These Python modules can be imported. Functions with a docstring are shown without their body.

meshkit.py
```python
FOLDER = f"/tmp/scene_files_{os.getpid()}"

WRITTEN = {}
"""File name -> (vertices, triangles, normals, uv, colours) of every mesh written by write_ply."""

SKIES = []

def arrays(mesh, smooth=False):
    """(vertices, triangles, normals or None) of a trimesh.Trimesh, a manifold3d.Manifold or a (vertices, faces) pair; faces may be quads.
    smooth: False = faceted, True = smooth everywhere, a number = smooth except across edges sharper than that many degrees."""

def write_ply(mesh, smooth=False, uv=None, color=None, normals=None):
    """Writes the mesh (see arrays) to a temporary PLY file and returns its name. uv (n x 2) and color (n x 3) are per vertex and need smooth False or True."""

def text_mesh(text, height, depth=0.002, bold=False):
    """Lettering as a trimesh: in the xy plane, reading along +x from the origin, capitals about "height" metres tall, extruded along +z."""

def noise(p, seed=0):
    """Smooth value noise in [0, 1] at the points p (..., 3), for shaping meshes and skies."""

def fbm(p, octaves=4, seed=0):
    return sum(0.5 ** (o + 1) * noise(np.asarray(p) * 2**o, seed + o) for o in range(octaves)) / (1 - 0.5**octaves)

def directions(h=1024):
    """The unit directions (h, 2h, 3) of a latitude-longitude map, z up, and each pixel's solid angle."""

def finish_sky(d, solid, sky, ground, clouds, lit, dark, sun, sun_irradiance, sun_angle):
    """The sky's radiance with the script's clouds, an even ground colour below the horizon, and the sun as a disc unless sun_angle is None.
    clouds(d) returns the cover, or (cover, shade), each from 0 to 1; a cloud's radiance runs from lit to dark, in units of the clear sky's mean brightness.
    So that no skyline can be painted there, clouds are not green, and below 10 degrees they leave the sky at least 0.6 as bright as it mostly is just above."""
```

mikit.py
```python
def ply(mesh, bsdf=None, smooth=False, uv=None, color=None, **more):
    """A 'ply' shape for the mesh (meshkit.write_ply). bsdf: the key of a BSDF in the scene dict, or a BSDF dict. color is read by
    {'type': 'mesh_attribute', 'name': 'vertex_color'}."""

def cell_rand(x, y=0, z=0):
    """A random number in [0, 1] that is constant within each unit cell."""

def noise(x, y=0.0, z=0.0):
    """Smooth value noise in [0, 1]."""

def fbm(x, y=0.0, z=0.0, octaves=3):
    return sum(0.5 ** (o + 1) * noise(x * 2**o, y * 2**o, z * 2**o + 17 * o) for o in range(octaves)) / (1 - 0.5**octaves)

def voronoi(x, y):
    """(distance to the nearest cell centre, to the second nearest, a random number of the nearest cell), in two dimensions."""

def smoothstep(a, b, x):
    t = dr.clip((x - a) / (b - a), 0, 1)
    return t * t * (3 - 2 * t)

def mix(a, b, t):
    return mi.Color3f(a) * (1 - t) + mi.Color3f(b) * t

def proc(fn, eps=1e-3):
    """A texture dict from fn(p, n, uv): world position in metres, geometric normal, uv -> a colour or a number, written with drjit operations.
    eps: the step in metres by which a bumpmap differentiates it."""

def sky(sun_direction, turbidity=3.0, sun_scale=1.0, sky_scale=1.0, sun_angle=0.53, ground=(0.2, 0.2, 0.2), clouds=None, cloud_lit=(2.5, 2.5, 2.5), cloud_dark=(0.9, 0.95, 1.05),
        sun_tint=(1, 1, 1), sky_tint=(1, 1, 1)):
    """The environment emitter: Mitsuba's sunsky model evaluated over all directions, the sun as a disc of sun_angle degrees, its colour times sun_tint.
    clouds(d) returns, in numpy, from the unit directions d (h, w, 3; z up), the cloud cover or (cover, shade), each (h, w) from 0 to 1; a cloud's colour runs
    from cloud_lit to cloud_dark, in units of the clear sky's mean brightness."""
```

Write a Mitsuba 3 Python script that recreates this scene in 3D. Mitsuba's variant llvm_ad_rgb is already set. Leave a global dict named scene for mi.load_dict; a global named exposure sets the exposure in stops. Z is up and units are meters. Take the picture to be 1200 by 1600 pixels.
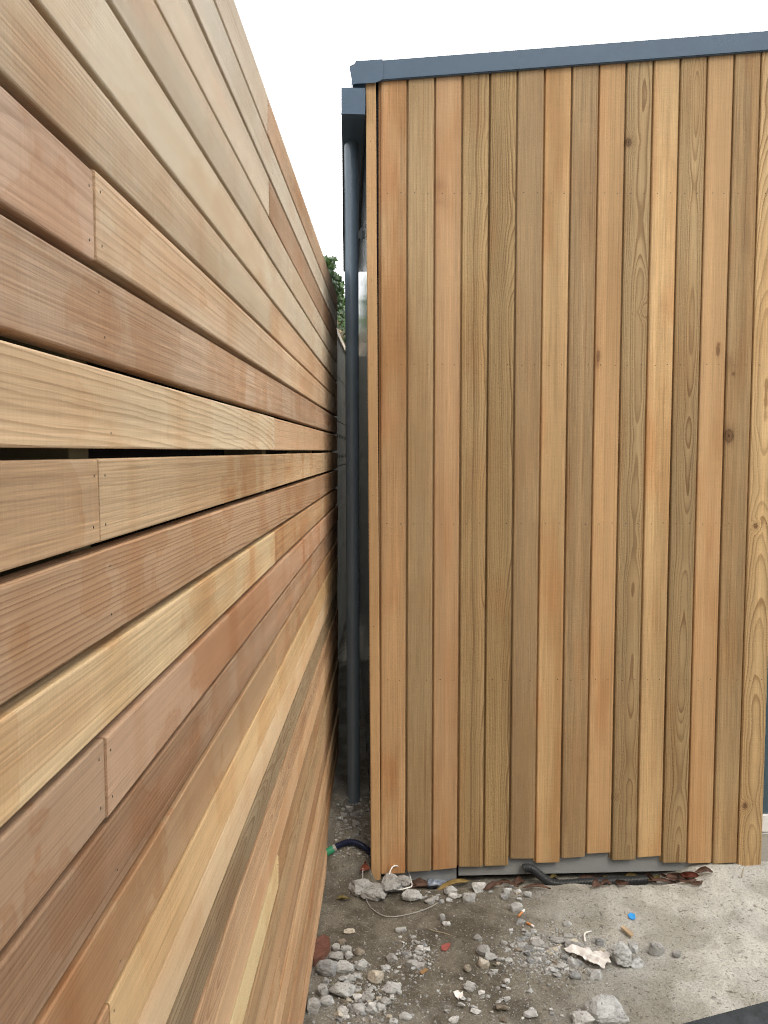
import math, random
import numpy as np, trimesh, drjit as dr, mitsuba as mi
import mikit, meshkit
from mikit import ply, proc, noise, fbm, cell_rand, smoothstep, mix
from shapely.geometry import Polygon

# ------------------------------------------------------------------ camera, sky, exposure
F, H, EYE = 1340.0, 1.5, np.array([0, 0, 1.5])          # focal length in photo pixels (1200 x 1600), eye height
PITCH = math.atan(95 / F)
YAW = math.atan(12 * math.cos(PITCH) / F)
FW = np.array([-math.sin(YAW) * math.cos(PITCH), math.cos(YAW) * math.cos(PITCH), -math.sin(PITCH)])
RT = np.cross(FW, [0, 0, 1]); RT /= np.linalg.norm(RT)
UP = np.cross(RT, FW)
scene, labels = {}, {}
scene['camera'] = {'type': 'perspective', 'fov': math.degrees(2 * math.atan(600 / F)), 'fov_axis': 'x', 'near_clip': 0.02, 'far_clip': 500.0,
                   'to_world': mi.ScalarTransform4f().look_at(origin=EYE.tolist(), target=(EYE + FW).tolist(), up=[0, 0, 1])}
scene['sky_light'] = mikit.sky((0.35, -0.55, 0.76), turbidity=4, sun_scale=0.12, sun_angle=25, ground=(0.22, 0.2, 0.17),
                               clouds=lambda d: (np.ones(d.shape[:2]), np.clip(1 - d[..., 2], 0, 1) * 0.55),
                               cloud_lit=(2.2, 2.2, 2.2), cloud_dark=(1.25, 1.27, 1.3))
exposure = 3.1

# ------------------------------------------------------------------ helpers
rng = np.random.default_rng(11)
nz = meshkit.noise


def ray(px, py):
    d = FW * F + RT * (px - 600) + UP * (800 - py)
    return d / np.linalg.norm(d)


def nfbm(p, o=3, seed=0):
    p = np.asarray(p, float)
    return sum(0.5 ** (k + 1) * nz(p * 2 ** k + 7.3 * k, seed) for k in range(o)) / (1 - 0.5 ** o)


def numbered(key):
    if key not in scene and key not in labels and not any(k.startswith(key + '__') for k in USED):
        return key
    n = 1
    while f'{key}_{n:03d}' in scene or f'{key}_{n:03d}' in labels or f'{key}_{n:03d}' in USED:
        n += 1
    return f'{key}_{n:03d}'


USED = set()
COUNT = {}


def newkey(key):
    n = COUNT.get(key, 0)
    COUNT[key] = n + 1
    return key if n == 0 else f'{key}_{n:03d}'


def put(name, mesh, bsdf, parent=None, smooth=False, uv=None, label=None, cat=None, group=None, kind=None):
    key = newkey((parent + '__' if parent else '') + name)
    scene[key] = ply(mesh, bsdf, smooth=smooth, uv=uv)
    say(key, label, cat, group, kind)
    return key


def say(key, label=None, cat=None, group=None, kind=None):
    d = {k: v for k, v in (('label', label), ('category', cat), ('group', group), ('kind', kind)) if v}
    if d:
        labels[key] = d


def thing(name, label, cat, group=None):
    key = newkey(name)
    say(key, label, cat, group)
    return key


def cat_mesh(parts):
    parts = [p if isinstance(p, trimesh.Trimesh) else trimesh.Trimesh(p[0], p[1], process=False) for p in parts]
    return trimesh.util.concatenate(parts)


def tube(points, r, sides=8, caps=True):
    p = np.asarray(points, float)
    rr = np.broadcast_to(r, (len(p),))
    t = np.gradient(p, axis=0)
    t /= np.linalg.norm(t, axis=1, keepdims=True) + 1e-12
    a = np.cross(t[0], [0.3, 0.1, 0.95]); a /= np.linalg.norm(a)
    A = []
    for k in range(len(p)):
        a = a - t[k] * (a @ t[k]); a /= np.linalg.norm(a); A.append(a)
    A = np.array(A); B = np.cross(t, A)
    ang = np.arange(sides) * 2 * np.pi / sides
    v = p[:, None] + rr[:, None, None] * (np.cos(ang)[None, :, None] * A[:, None] + np.sin(ang)[None, :, None] * B[:, None])
    v = v.reshape(-1, 3)
    i, j = np.meshgrid(np.arange(len(p) - 1), np.arange(sides), indexing='ij')
    q = np.stack([i * sides + j, i * sides + (j + 1) % sides, (i + 1) * sides + (j + 1) % sides, (i + 1) * sides + j], -1).reshape(-1, 4)
    f = np.vstack([q[:, [0, 1, 2]], q[:, [0, 2, 3]]])
    if caps:
        n = len(v)
        v = np.vstack([v, p[:1], p[-1:]])
        k = np.arange(sides); e = (len(p) - 1) * sides
        f = np.vstack([f, np.stack([k * 0 + n, (k + 1) % sides, k], 1), np.stack([k * 0 + n + 1, e + k, e + (k + 1) % sides], 1)])
    return trimesh.Trimesh(v, f, process=False)


def spline(pts, n=40):
    from scipy.interpolate import CubicSpline
    pts = np.asarray(pts, float)
    t = np.concatenate([[0], np.cumsum(np.linalg.norm(np.diff(pts, axis=0), axis=1))])
    return CubicSpline(t, pts)(np.linspace(0, t[-1], n))


def box(x0, x1, y0, y1, z0, z1):
    m = trimesh.creation.box([x1 - x0, y1 - y0, z1 - z0])
    m.apply_translation([(x0 + x1) / 2, (y0 + y1) / 2, (z0 + z1) / 2])
    return m


def framed(mesh, fn):
    """maps the vertices (a, b, c) of a mesh through fn to world."""
    m = mesh.copy()
    m.vertices = fn(np.asarray(mesh.vertices))
    return m


def lin(c):
    c = np.asarray(c, float) / 255
    return np.where(c < 0.04045, c / 12.92, ((c + 0.055) / 1.055) ** 2.4)


# ------------------------------------------------------------------ the two walls' frames
LF = 0.2313                                            # the fence's face stands at x = -LF, running along y
WA = math.radians(3.1)                                 # the shed's front is turned a little from square to the fence
_d = ray(580, 1374)
C0 = EYE + _d * (-H / _d[2])                           # foot of the shed's front left corner
WE, WN = np.array([math.cos(WA), math.sin(WA), 0]), np.array([math.sin(WA), -math.cos(WA), 0])   # along the front, out of it


def shed(v):                                            # (s along the front, t out of it, z) -> world
    v = np.asarray(v, float)
    return C0 * [1, 1, 0] + v[..., :1] * WE + v[..., 1:2] * WN + v[..., 2:3] * [0, 0, 1]


def onwall(px, py):
    d = ray(px, py)
    t = ((C0 - EYE) @ WN) / (d @ WN)
    P = EYE + d * t
    return (P - C0) @ WE, P[2]


def onfence(px, py):
    d = ray(px, py)
    P = EYE + d * (-LF / d[0])
    return P[1], P[2]


def ss(a, b, x):
    t = np.clip((x - a) / (b - a), 0, 1)
    return t * t * (3 - 2 * t)


def gz(x, y):
    """height of the soil"""
    x, y = np.asarray(x, float), np.asarray(y, float)
    p = np.stack([x, y, x * 0], -1)
    near = ss(6, 3, np.hypot(x, y - 2))
    h = (nfbm(p * 2.2, 3, 3) - 0.5) * 0.045 * near + (nfbm(p * 14, 3, 5) - 0.5) * 0.014 * near + (nfbm(p * 60, 2, 8) - 0.5) * 0.005 * near
    s = (x - C0[0]) * WE[0] + (y - C0[1]) * WE[1]
    t = (x - C0[0]) * WN[0] + (y - C0[1]) * WN[1]
    trench = ss(0.085, 0.03, t) * ss(-0.35, -0.1, t) * ss(0.06, 0.16, s) * ss(1.16, 1.05, s)
    h = h - 0.035 * trench
    h = h + 0.026 * ss(1.0, 1.25, s) * ss(0.6, 0.0, t) * ss(-1, 0, t)
    gap = ss(-0.055, -0.075, x) * ss(2.8, 3.2, y) * ss(-0.5, -0.3, x)
    return h + 0.19 * gap


def at(px, py, lift=0.0):
    d = ray(px, py)
    z = 0.0
    for _ in range(12):
        P = EYE + d * ((z - H) / d[2])
        z = 0.5 * z + 0.5 * (float(gz(P[0], P[1])) + lift)
    return EYE + d * ((z - H) / d[2])


def pxm(P):
    """metres per photo pixel at the point P"""
    return ((np.asarray(P) - EYE) @ FW) / F


# ------------------------------------------------------------------ wood: one material, each board with its own timber
WOOD = []                                              # rows: r g b  v0 d0 tilt spacing contrast wander freq blotch stain fibre
KNOTS = []                                             # board id, u, a, ru, ra, strength, ring pull
TAB = {}


def wood(col, v0=0.15, d0=0.05, tilt=0.0, sp=0.003, con=0.35, wan=0.006, frq=0.8, blotch=0.5, stain=0.0, fibre=1.0, k=(1.04, 1.07, 1.03), pull=(186, 151, 103), by=0.40):
    col = np.asarray(col) * (1 - by) + np.asarray(pull) * by
    c = lin(col); c = (c.mean() + (c - c.mean()) * 0.86)
    WOOD.append([*(c * np.asarray(k)), v0, d0, tilt, sp, con, wan, frq, blotch, stain, fibre])
    return len(WOOD) - 1


def _rings(u, a, g, sd):
    y = a - g(3) + (noise(u * 1.6, sd, 3.3) - 0.5) * g(8) * 1.2
    z = g(4) + g(5) * u + (noise(u * g(9), sd, 9.1) - 0.5) * g(8) * 4 + (noise(u * g(9) * 3.7, sd, 5.7) - 0.5) * g(8) * 1.2
    wob = (noise(u * 22, a * 60, sd) - 0.5) * 0.0016 + (noise(u * 6, a * 25, sd + 40) - 0.5) * 0.0022
    return dr.sqrt(y * y + z * z) + wob


def wood_color(p, n, uv):
    tab = lambda c: dr.gather(mi.Float, TAB[c], i)
    v = uv.y
    idf = dr.floor(v + 0.5)
    i = mi.UInt32(dr.clip(idf, 0, len(WOOD) - 1))
    a, u = v - idf, uv.x
    sd = idf * 3.7 + 1.3
    r = _rings(u, a, tab, sd)
    dark, pull, core = mi.Float(0), mi.Float(0), mi.Float(0)
    for (kid, ku, ka, ru, ra, st, pl) in KNOTS:
        on = dr.select(idf == kid, 1.0, 0.0)
        q = dr.square((u - ku) / ru) + dr.square((a - ka) / ra)
        q = q * (0.8 + 0.5 * noise(u * 160, a * 200, kid))
        pull += on * pl * dr.exp(-q * 0.22)
        dark += on * st * (0.62 * dr.exp(-q * 0.45))
        rq = dr.sqrt(q)
        hard = max(0.0, (st - 0.62) / 0.38)
        core += on * hard * (smoothstep(1.05, 0.8, rq) * (0.30 + 0.25 * noise(rq * 7, kid)) + 0.45 * dr.exp(-dr.square((rq - 0.95) / 0.14)) + 0.4 * smoothstep(0.4, 0.1, rq))
    r = r + pull
    ph = r / tab(6) + (noise(r * 170, sd) - 0.5) * 0.9
    t = ph - dr.floor(ph)
    ring = cell_rand(dr.floor(ph), idf)
    late = (0.35 * smoothstep(0.1, 0.75, t) + 0.65 * smoothstep(0.55, 0.85, t)) * (1 - smoothstep(0.92, 1.0, t)) * (0.5 + 0.5 * ring)
    fine = fbm(u * 9, a * 620, sd, 3)
    broad = noise(u * 0.9, a * 42, sd)
    cloud = fbm(u * 2.6, a * 11, sd + 60, 3)
    cloud2 = noise(u * 5.0, a * 20, sd + 90)
    base = mi.Color3f(tab(0), tab(1), tab(2))
    streak = smoothstep(0.60, 0.86, noise(u * 2.2, a * 430, sd + 7)) * (0.25 + 0.75 * noise(u * 7, a * 40, sd + 9))
    saw = noise(u * 640, a * 22, sd + 21)
    hair = noise(u * 26, a * 2100, sd + 31)
    cut = noise(u * 1500, a * 14, sd + 37)
    c = base * (1 + (hair - 0.5) * 0.20) * (1 + (cut - 0.5) * 0.07) * (1 + (fine - 0.5) * 0.52 * tab(12)) * (1 + (broad - 0.5) * 0.30) * (1 + (saw - 0.5) * 0.07) * (1 + (noise(u * 1.4, sd, 77.0) - 0.5) * 0.22)
    c = c * mix((1, 1, 1), (0.66, 0.56, 0.47), streak * 0.62 * tab(12))
    bl = tab(10)
    c = c * mix((1, 1, 1), (0.84, 0.71, 0.59), smoothstep(0.46, 0.72, cloud) * bl)
    c = c * mix((1, 1, 1), (1.06, 1.07, 1.07), smoothstep(0.5, 0.2, cloud) * bl)
    c = c * mix((1, 1, 1), (0.98, 0.84, 0.76), smoothstep(0.55, 0.9, cloud2) * bl)
    c = c * mix((1, 1, 1), (0.50, 0.41, 0.33), late * tab(7))
    # tide marks of old rain
    s = tab(11)
    f = fbm(u * 8.5, a * 12, sd + 130, 4) + (noise(u * 90, a * 110, sd) - 0.5) * 0.035 + (noise(u * 260, a * 40, sd) - 0.5) * 0.02
    edge = dr.exp(-dr.square((f - 0.55) / 0.014)) * (0.3 + 0.7 * noise(u * 30, a * 30, sd))
    c = c * mix((1, 1, 1), (0.82, 0.63, 0.47), dr.clip(smoothstep(0.53, 0.6, f) * 0.5 + edge * 0.6, 0, 1) * s)
    g = noise(u * 17, a * 3.0, sd + 170)
    c = c * mix((1, 1, 1), (0.85, 0.69, 0.55), smoothstep(0.52, 0.92, g) * s * 0.6)
    c = c * mix((1, 1, 1), (0.42, 0.26, 0.17), dr.clip(dark, 0, 1))
    c = c * mix((1, 1, 1), (0.20, 0.15, 0.125), dr.clip(core, 0, 1))
    pit = smoothstep(0.80, 0.95, noise(u * 60, a * 500, sd + 11)) * 0.07
    return mi.Color3f(c * (1 - pit))


def wood_bump(p, n, uv):
    v = uv.y
    idf = dr.floor(v + 0.5)
    a, u = v - idf, uv.x
    return fbm(u * 14, a * 520, idf * 3.7, 2) * 0.8 + noise(u * 5, a * 30, idf) * 0.6


scene['wood'] = {'type': 'twosided', 'nested': {'type': 'bumpmap', 'arbitrary': proc(wood_bump, eps=6e-4), 'scale': 0.00040,
                 'bsdf': {'type': 'principled', 'base_color': proc(wood_color), 'roughness': 0.62, 'specular': 0.28}}}


def paint(name, rgb, rough=0.5, spec=0.5, metallic=0.0, coat=0.0, var=0.08, freq=14.0, fine=0.05):
    rgb = tuple(float(x) for x in rgb)

    def fn(p, n, uv):
        k = 1 + (fbm(p.x * freq, p.y * freq, p.z * freq, 3) - 0.5) * 2 * var + (noise(p.x * 420, p.y * 420, p.z * 420) - 0.5) * 2 * fine
        return mi.Color3f(*rgb) * k
    scene[name] = {'type': 'twosided', 'nested': {'type': 'principled', 'base_color': proc(fn), 'roughness': rough, 'specular': spec, 'metallic': metallic, 'clearcoat': coat, 'clearcoat_gloss': 0.9}}


paint('steel_paint', (0.066, 0.112, 0.172), 0.42, 0.5)
paint('pipe_paint', (0.12, 0.17, 0.22), 0.26, 0.6, coat=0.3)
paint('side_sheet', (0.035, 0.042, 0.05), 0.1, 0.6, coat=0.6, fine=0.0)
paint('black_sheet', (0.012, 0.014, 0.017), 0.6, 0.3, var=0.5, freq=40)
paint('grey_board', (0.30, 0.32, 0.33), 0.8, 0.2, var=0.06)
paint('post_timber', (0.16, 0.13, 0.07), 0.8, 0.2, var=0.25, freq=30)
paint('nail_metal', (0.055, 0.042, 0.032), 0.5, 0.5)
paint('white_metal', (0.72, 0.72, 0.71), 0.4, 0.5)
paint('frame_metal', (0.05, 0.085, 0.11), 0.35, 0.5)
paint('black_plastic', (0.04, 0.045, 0.05), 0.35, 0.5)
paint('blue_black_plastic', (0.012, 0.018, 0.05), 0.3, 0.5)
paint('green_plastic', (0.04, 0.27, 0.14), 0.25, 0.5)
paint('white_plastic', (0.82, 0.83, 0.82), 0.4, 0.5)
paint('clear_wire', (0.36, 0.36, 0.34), 0.35, 0.5)
paint('blue_plastic', (0.03, 0.30, 0.75), 0.4, 0.5)
paint('red_scrap', (0.30, 0.09, 0.08), 0.5, 0.4)
paint('foil_wrapper', (0.22, 0.27, 0.35), 0.3, 0.6, var=0.5, freq=60)
paint('orange_paper', (0.55, 0.25, 0.10), 0.8, 0.2)
paint('pale_wood', (0.46, 0.36, 0.24), 0.7, 0.2, var=0.2, freq=60)
paint('tan_wood', (0.27, 0.17, 0.085), 0.7, 0.2, var=0.2, freq=60)
paint('dry_stalk', (0.42, 0.37, 0.28), 0.8, 0.2)
paint('yellow_leaf', (0.27, 0.19, 0.07), 0.6, 0.3, var=0.35, freq=40)
paint('brown_leaf', (0.10, 0.056, 0.040), 0.6, 0.3, var=0.7, freq=90, fine=0.15)
paint('red_leaf', (0.12, 0.032, 0.018), 0.5, 0.35, var=0.4, freq=40)
paint('olive_leaf', (0.14, 0.11, 0.04), 0.6, 0.3, var=0.35, freq=40)
paint('brick_clay', (0.14, 0.068, 0.052), 0.9, 0.2, var=0.4, freq=50, fine=0.2)
paint('dark_mat', (0.034, 0.044, 0.056), 0.5, 0.4, var=0.6, freq=30, fine=0.3)
paint('slab_concrete', (0.36, 0.35, 0.32), 0.9, 0.2, var=0.12, freq=20, fine=0.12)
paint('roof_steel', (0.07, 0.10, 0.13), 0.45, 0.5)
paint('sleeper_grey', (0.075, 0.074, 0.066), 0.85, 0.2, var=0.3, freq=9, fine=0.1)
paint('cap_cream', (0.60, 0.54, 0.44), 0.7, 0.2)
paint('dark_hole', (0.008, 0.008, 0.008), 0.9, 0.1)
paint('plaster_white', (0.74, 0.74, 0.73), 0.85, 0.2, var=0.12, freq=50)
scene['window_glass'] = {'type': 'thindielectric', 'int_ior': 1.5}
scene['ivy_leaf'] = {'type': 'twosided', 'nested': {'type': 'principled', 'base_color': proc(lambda p, n, uv: mix((0.028, 0.075, 0.022), (0.10, 0.19, 0.055), noise(p.x * 16, p.y * 16, p.z * 16))), 'roughness': 0.35, 'specular': 0.5}}


def rock_tex(base, dark, seed):
    def fn(p, n, uv):
        a = fbm(p.x * 55 + seed, p.y * 55, p.z * 55, 4)
        b = noise(p.x * 260, p.y * 260 + seed, p.z * 260)
        c2 = noise(p.x * 700, p.y * 700, p.z * 700)
        c = mix(base, dark, smoothstep(0.42, 0.72, a) * 0.75)
        c = c * (0.82 + 0.36 * b) * (0.9 + 0.2 * c2)
        return c * (1 - 0.55 * smoothstep(0.8, 0.9, noise(p.x * 190 + seed, p.y * 190, p.z * 190)))
    return proc(fn)


ROCKS = []
for k, (b, d) in enumerate([((0.44, 0.46, 0.465), (0.27, 0.28, 0.28)), ((0.36, 0.368, 0.365), (0.21, 0.21, 0.205)), ((0.50, 0.475, 0.41), (0.33, 0.29, 0.23)),
                            ((0.25, 0.225, 0.185), (0.14, 0.12, 0.095)), ((0.58, 0.60, 0.60), (0.40, 0.41, 0.41)), ((0.29, 0.305, 0.315), (0.14, 0.145, 0.15)),
                            ((0.24, 0.215, 0.145), (0.13, 0.11, 0.075))]):
    scene[f'rubble_tone_{k}'] = {'type': 'twosided', 'nested': {'type': 'principled', 'base_color': rock_tex(b, d, 13.0 * k), 'roughness': 0.92, 'specular': 0.2}}
    ROCKS.append(f'rubble_tone_{k}')


def soil_color(p, n, uv):
    x, y = p.x, p.y
    big = fbm(x * 3.1, y * 3.1, 2.0, 4)
    dust = smoothstep(0.12, 1.0, x + (big - 0.5) * 0.5) * smoothstep(1.2, 2.0, y + (big - .5) * 0.5)
    med = fbm(x * 17, y * 17, 4.0, 3)
    c = mix((0.092, 0.084, 0.067), (0.160, 0.149, 0.123), smoothstep(0.3, 0.7, med))
    pale = mix((0.335, 0.335, 0.30), (0.48, 0.485, 0.455), smoothstep(0.32, 0.68, fbm(x * 11, y * 11, 9.0, 4)))
    c = mix(c, pale, dust * 0.9)
    grey = smoothstep(0.48, 0.66, fbm(x * 6.5, y * 6.5, 21.0, 4))
    c = mix(c, (0.38, 0.39, 0.375), grey * (0.16 + 0.4 * dust))
    g = noise(x * 330, y * 330, 1.0)
    g2 = noise(x * 820, y * 820, 2.0)
    c = c * (0.66 + 0.5 * g + 0.22 * g2)
    c = mix(c, (0.34, 0.335, 0.315), smoothstep(0.82, 0.92, noise(x * 240, y * 240, 7.0)) * 0.6)
    c = mix(c, (0.07, 0.060, 0.047), smoothstep(0.80, 0.92, noise(x * 150, y * 150, 17.0)) * 0.6)
    return c


def soil_bump(p, n, uv):
    return fbm(p.x * 120, p.y * 120, 3.0, 3) + noise(p.x * 520, p.y * 520, 8.0) * 0.35


scene['soil'] = {'type': 'twosided', 'nested': {'type': 'bumpmap', 'arbitrary': proc(soil_bump, eps=8e-4), 'scale': 0.004,
                 'bsdf': {'type': 'principled', 'base_color': proc(soil_color), 'roughness': 0.95, 'specular': 0.15}}}
scene['bank_soil'] = {'type': 'twosided', 'nested': {'type': 'principled', 'base_color': proc(lambda p, n, uv: mix((0.05, 0.038, 0.026), (0.16, 0.125, 0.09), fbm(p.x * 14, p.y * 14, p.z * 14, 4))), 'roughness': 0.95, 'specular': 0.1}}


# ------------------------------------------------------------------ ground: one sheet out to the horizon
def axis(a, b, step, far):
    core = np.arange(a, b, step)
    lo = a - np.cumsum(np.geomspace(step * 2, far / 3, 26))
    hi = b + np.cumsum(np.geomspace(step * 2, far / 3, 26))
    return np.concatenate([lo[::-1], core, hi])


gx, gy = axis(-0.3, 1.75, 0.0065, 120), axis(2.1, 3.75, 0.0065, 120)
X, Y = np.meshgrid(gx, gy, indexing='ij')
V = np.stack([X, Y, gz(X, Y)], -1).reshape(-1, 3)
i, j = np.meshgrid(np.arange(len(gx) - 1), np.arange(len(gy) - 1), indexing='ij')
q = (i * len(gy) + j).ravel()
Q = np.stack([q, q + len(gy), q + len(gy) + 1, q + 1], 1)
scene['ground'] = ply((V, Q), 'soil', smooth=True, uv=V[:, :2])
say('ground', 'bare stony soil, dusty pale on the right, in front of the shed', 'ground', kind='structure')


# ------------------------------------------------------------------ boards
def prism(prof, stations, place, idn, first):
    """prof: convex outline (a, t); stations: list of functions or numbers u (u may depend on a); place(a, t, u) -> xyz. Returns mesh, uv."""
    prof = np.asarray(prof, float)
    n = len(prof)
    ring = np.vstack([prof, prof[:1]])
    per = np.concatenate([[0], np.cumsum(np.linalg.norm(np.diff(ring, axis=0), axis=1))])
    per = per - per[first] + prof[first, 0]
    V, UV, Fc = [], [], []
    for st in stations:
        u = np.array([st(a) if callable(st) else st for a in ring[:, 0]], float)
        V.append(place(ring[:, 0], ring[:, 1], u)); UV.append(np.stack([u, idn + per], 1))
    for k in range(len(stations) - 1):
        for j in range(n):
            a, b = k * (n + 1) + j, (k + 1) * (n + 1) + j
            Fc += [[a, a + 1, b + 1], [a, b + 1, b]]
    base = len(stations) * (n + 1)
    for st, flip in ((stations[0], 0), (stations[-1], 1)):
        u = np.array([st(a) if callable(st) else st for a in prof[:, 0]], float)
        V.append(place(prof[:, 0], prof[:, 1], u)); UV.append(np.stack([u + prof[:, 1], idn + prof[:, 0]], 1))
        for j in range(1, n - 1):
            Fc.append([base, base + j + 1, base + j] if not flip else [base, base + j, base + j + 1])
        base += n
    return np.vstack(V), np.array(Fc), np.vstack(UV)


def join(parts):
    V, Fs, U, o = [], [], [], 0
    for v, f, uv in parts:
        V.append(v); Fs.append(f + o); U.append(uv); o += len(v)
    return (np.vstack(V), np.vstack(Fs)), np.vstack(U)


def nail(P, nrm, r=0.0017):
    """a small domed head at P facing nrm"""
    nrm = np.asarray(nrm, float); a = np.cross(nrm, [0, 0, 1]); a /= np.linalg.norm(a); b = np.cross(nrm, a)
    k = np.arange(7) * 2 * np.pi / 7
    ring = P + r * (np.cos(k)[:, None] * a + np.sin(k)[:, None] * b)
    v = np.vstack([ring - nrm * 0.001, ring + nrm * 0.0002, [P + nrm * 0.0005]])
    f = []
    for j in range(7):
        j2 = (j + 1) % 7
        f += [[j, j2, 7 + j2], [j, 7 + j2, 7 + j], [7 + j, 7 + j2, 14]]
    return v, np.array(f)


# ------------------------------------------------------------------ the fence on the left
fence = thing('timber_fence', 'tall cedar slat fence filling the left side, with narrow dark gaps between horizontal boards', 'fence')
SEAM = [-2.854, -2.536, -2.231, -1.90, -1.586, -1.254, -.956, -.629, -.302, .008, .33, .67, .982] + [1.302 + .32 * k for k in range(17)]
FEND = 3.67
JOINT = {0: [(418, 190)], 2: [(421, 315)], 6: [(149, 345)], 5: [(424, 502)], 8: [(428, 680)], 9: [(156, 791)], 11: [(430, 853)], 12: [(166, 1215)],
         14: [(431, 1023)], 15: [(172, 1583)], 20: [(435, 1368)], 23: [(437, 1525)]}
# row tones, near board then far; sky glare put into the upper ones
CR = {0: [(204, 186, 166), (182, 150, 122)], 1: [(205, 190, 170)], 2: [(204, 184, 160), (166, 132, 106)], 3: [(204, 186, 162)], 4: [(204, 186, 160)],
      5: [(204, 180, 150), (190, 154, 120)], 6: [(194, 158, 134), (202, 172, 140)], 7: [(184, 149, 121)], 8: [(218, 190, 152), (192, 150, 112)],
      9: [(182, 150, 116), (186, 150, 110)], 10: [(174, 134, 102)], 11: [(206, 174, 128), (192, 150, 108)], 12: [(172, 136, 110), (184, 142, 114)],
      13: [(156, 120, 95)], 14: [(170, 130, 92), (178, 134, 94)], 15: [(160, 114, 76), (200, 160, 108)], 16: [(208, 174, 132)], 17: [(146, 124, 94)],
      18: [(174, 136, 100)], 19: [(194, 152, 110)], 20: [(206, 178, 126), (168, 130, 90)], 21: [(160, 128, 90)], 22: [(180, 140, 100)], 23: [(186, 148, 106), (162, 122, 84)],
      24: [(192, 152, 110)], 25: [(168, 130, 90)], 26: [(182, 140, 100)], 27: [(170, 130, 92)], 28: [(186, 146, 108)]}
FK = dict(k=(1.0, 1.075, 1.12))
wr = np.random.default_rng(5)
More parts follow.
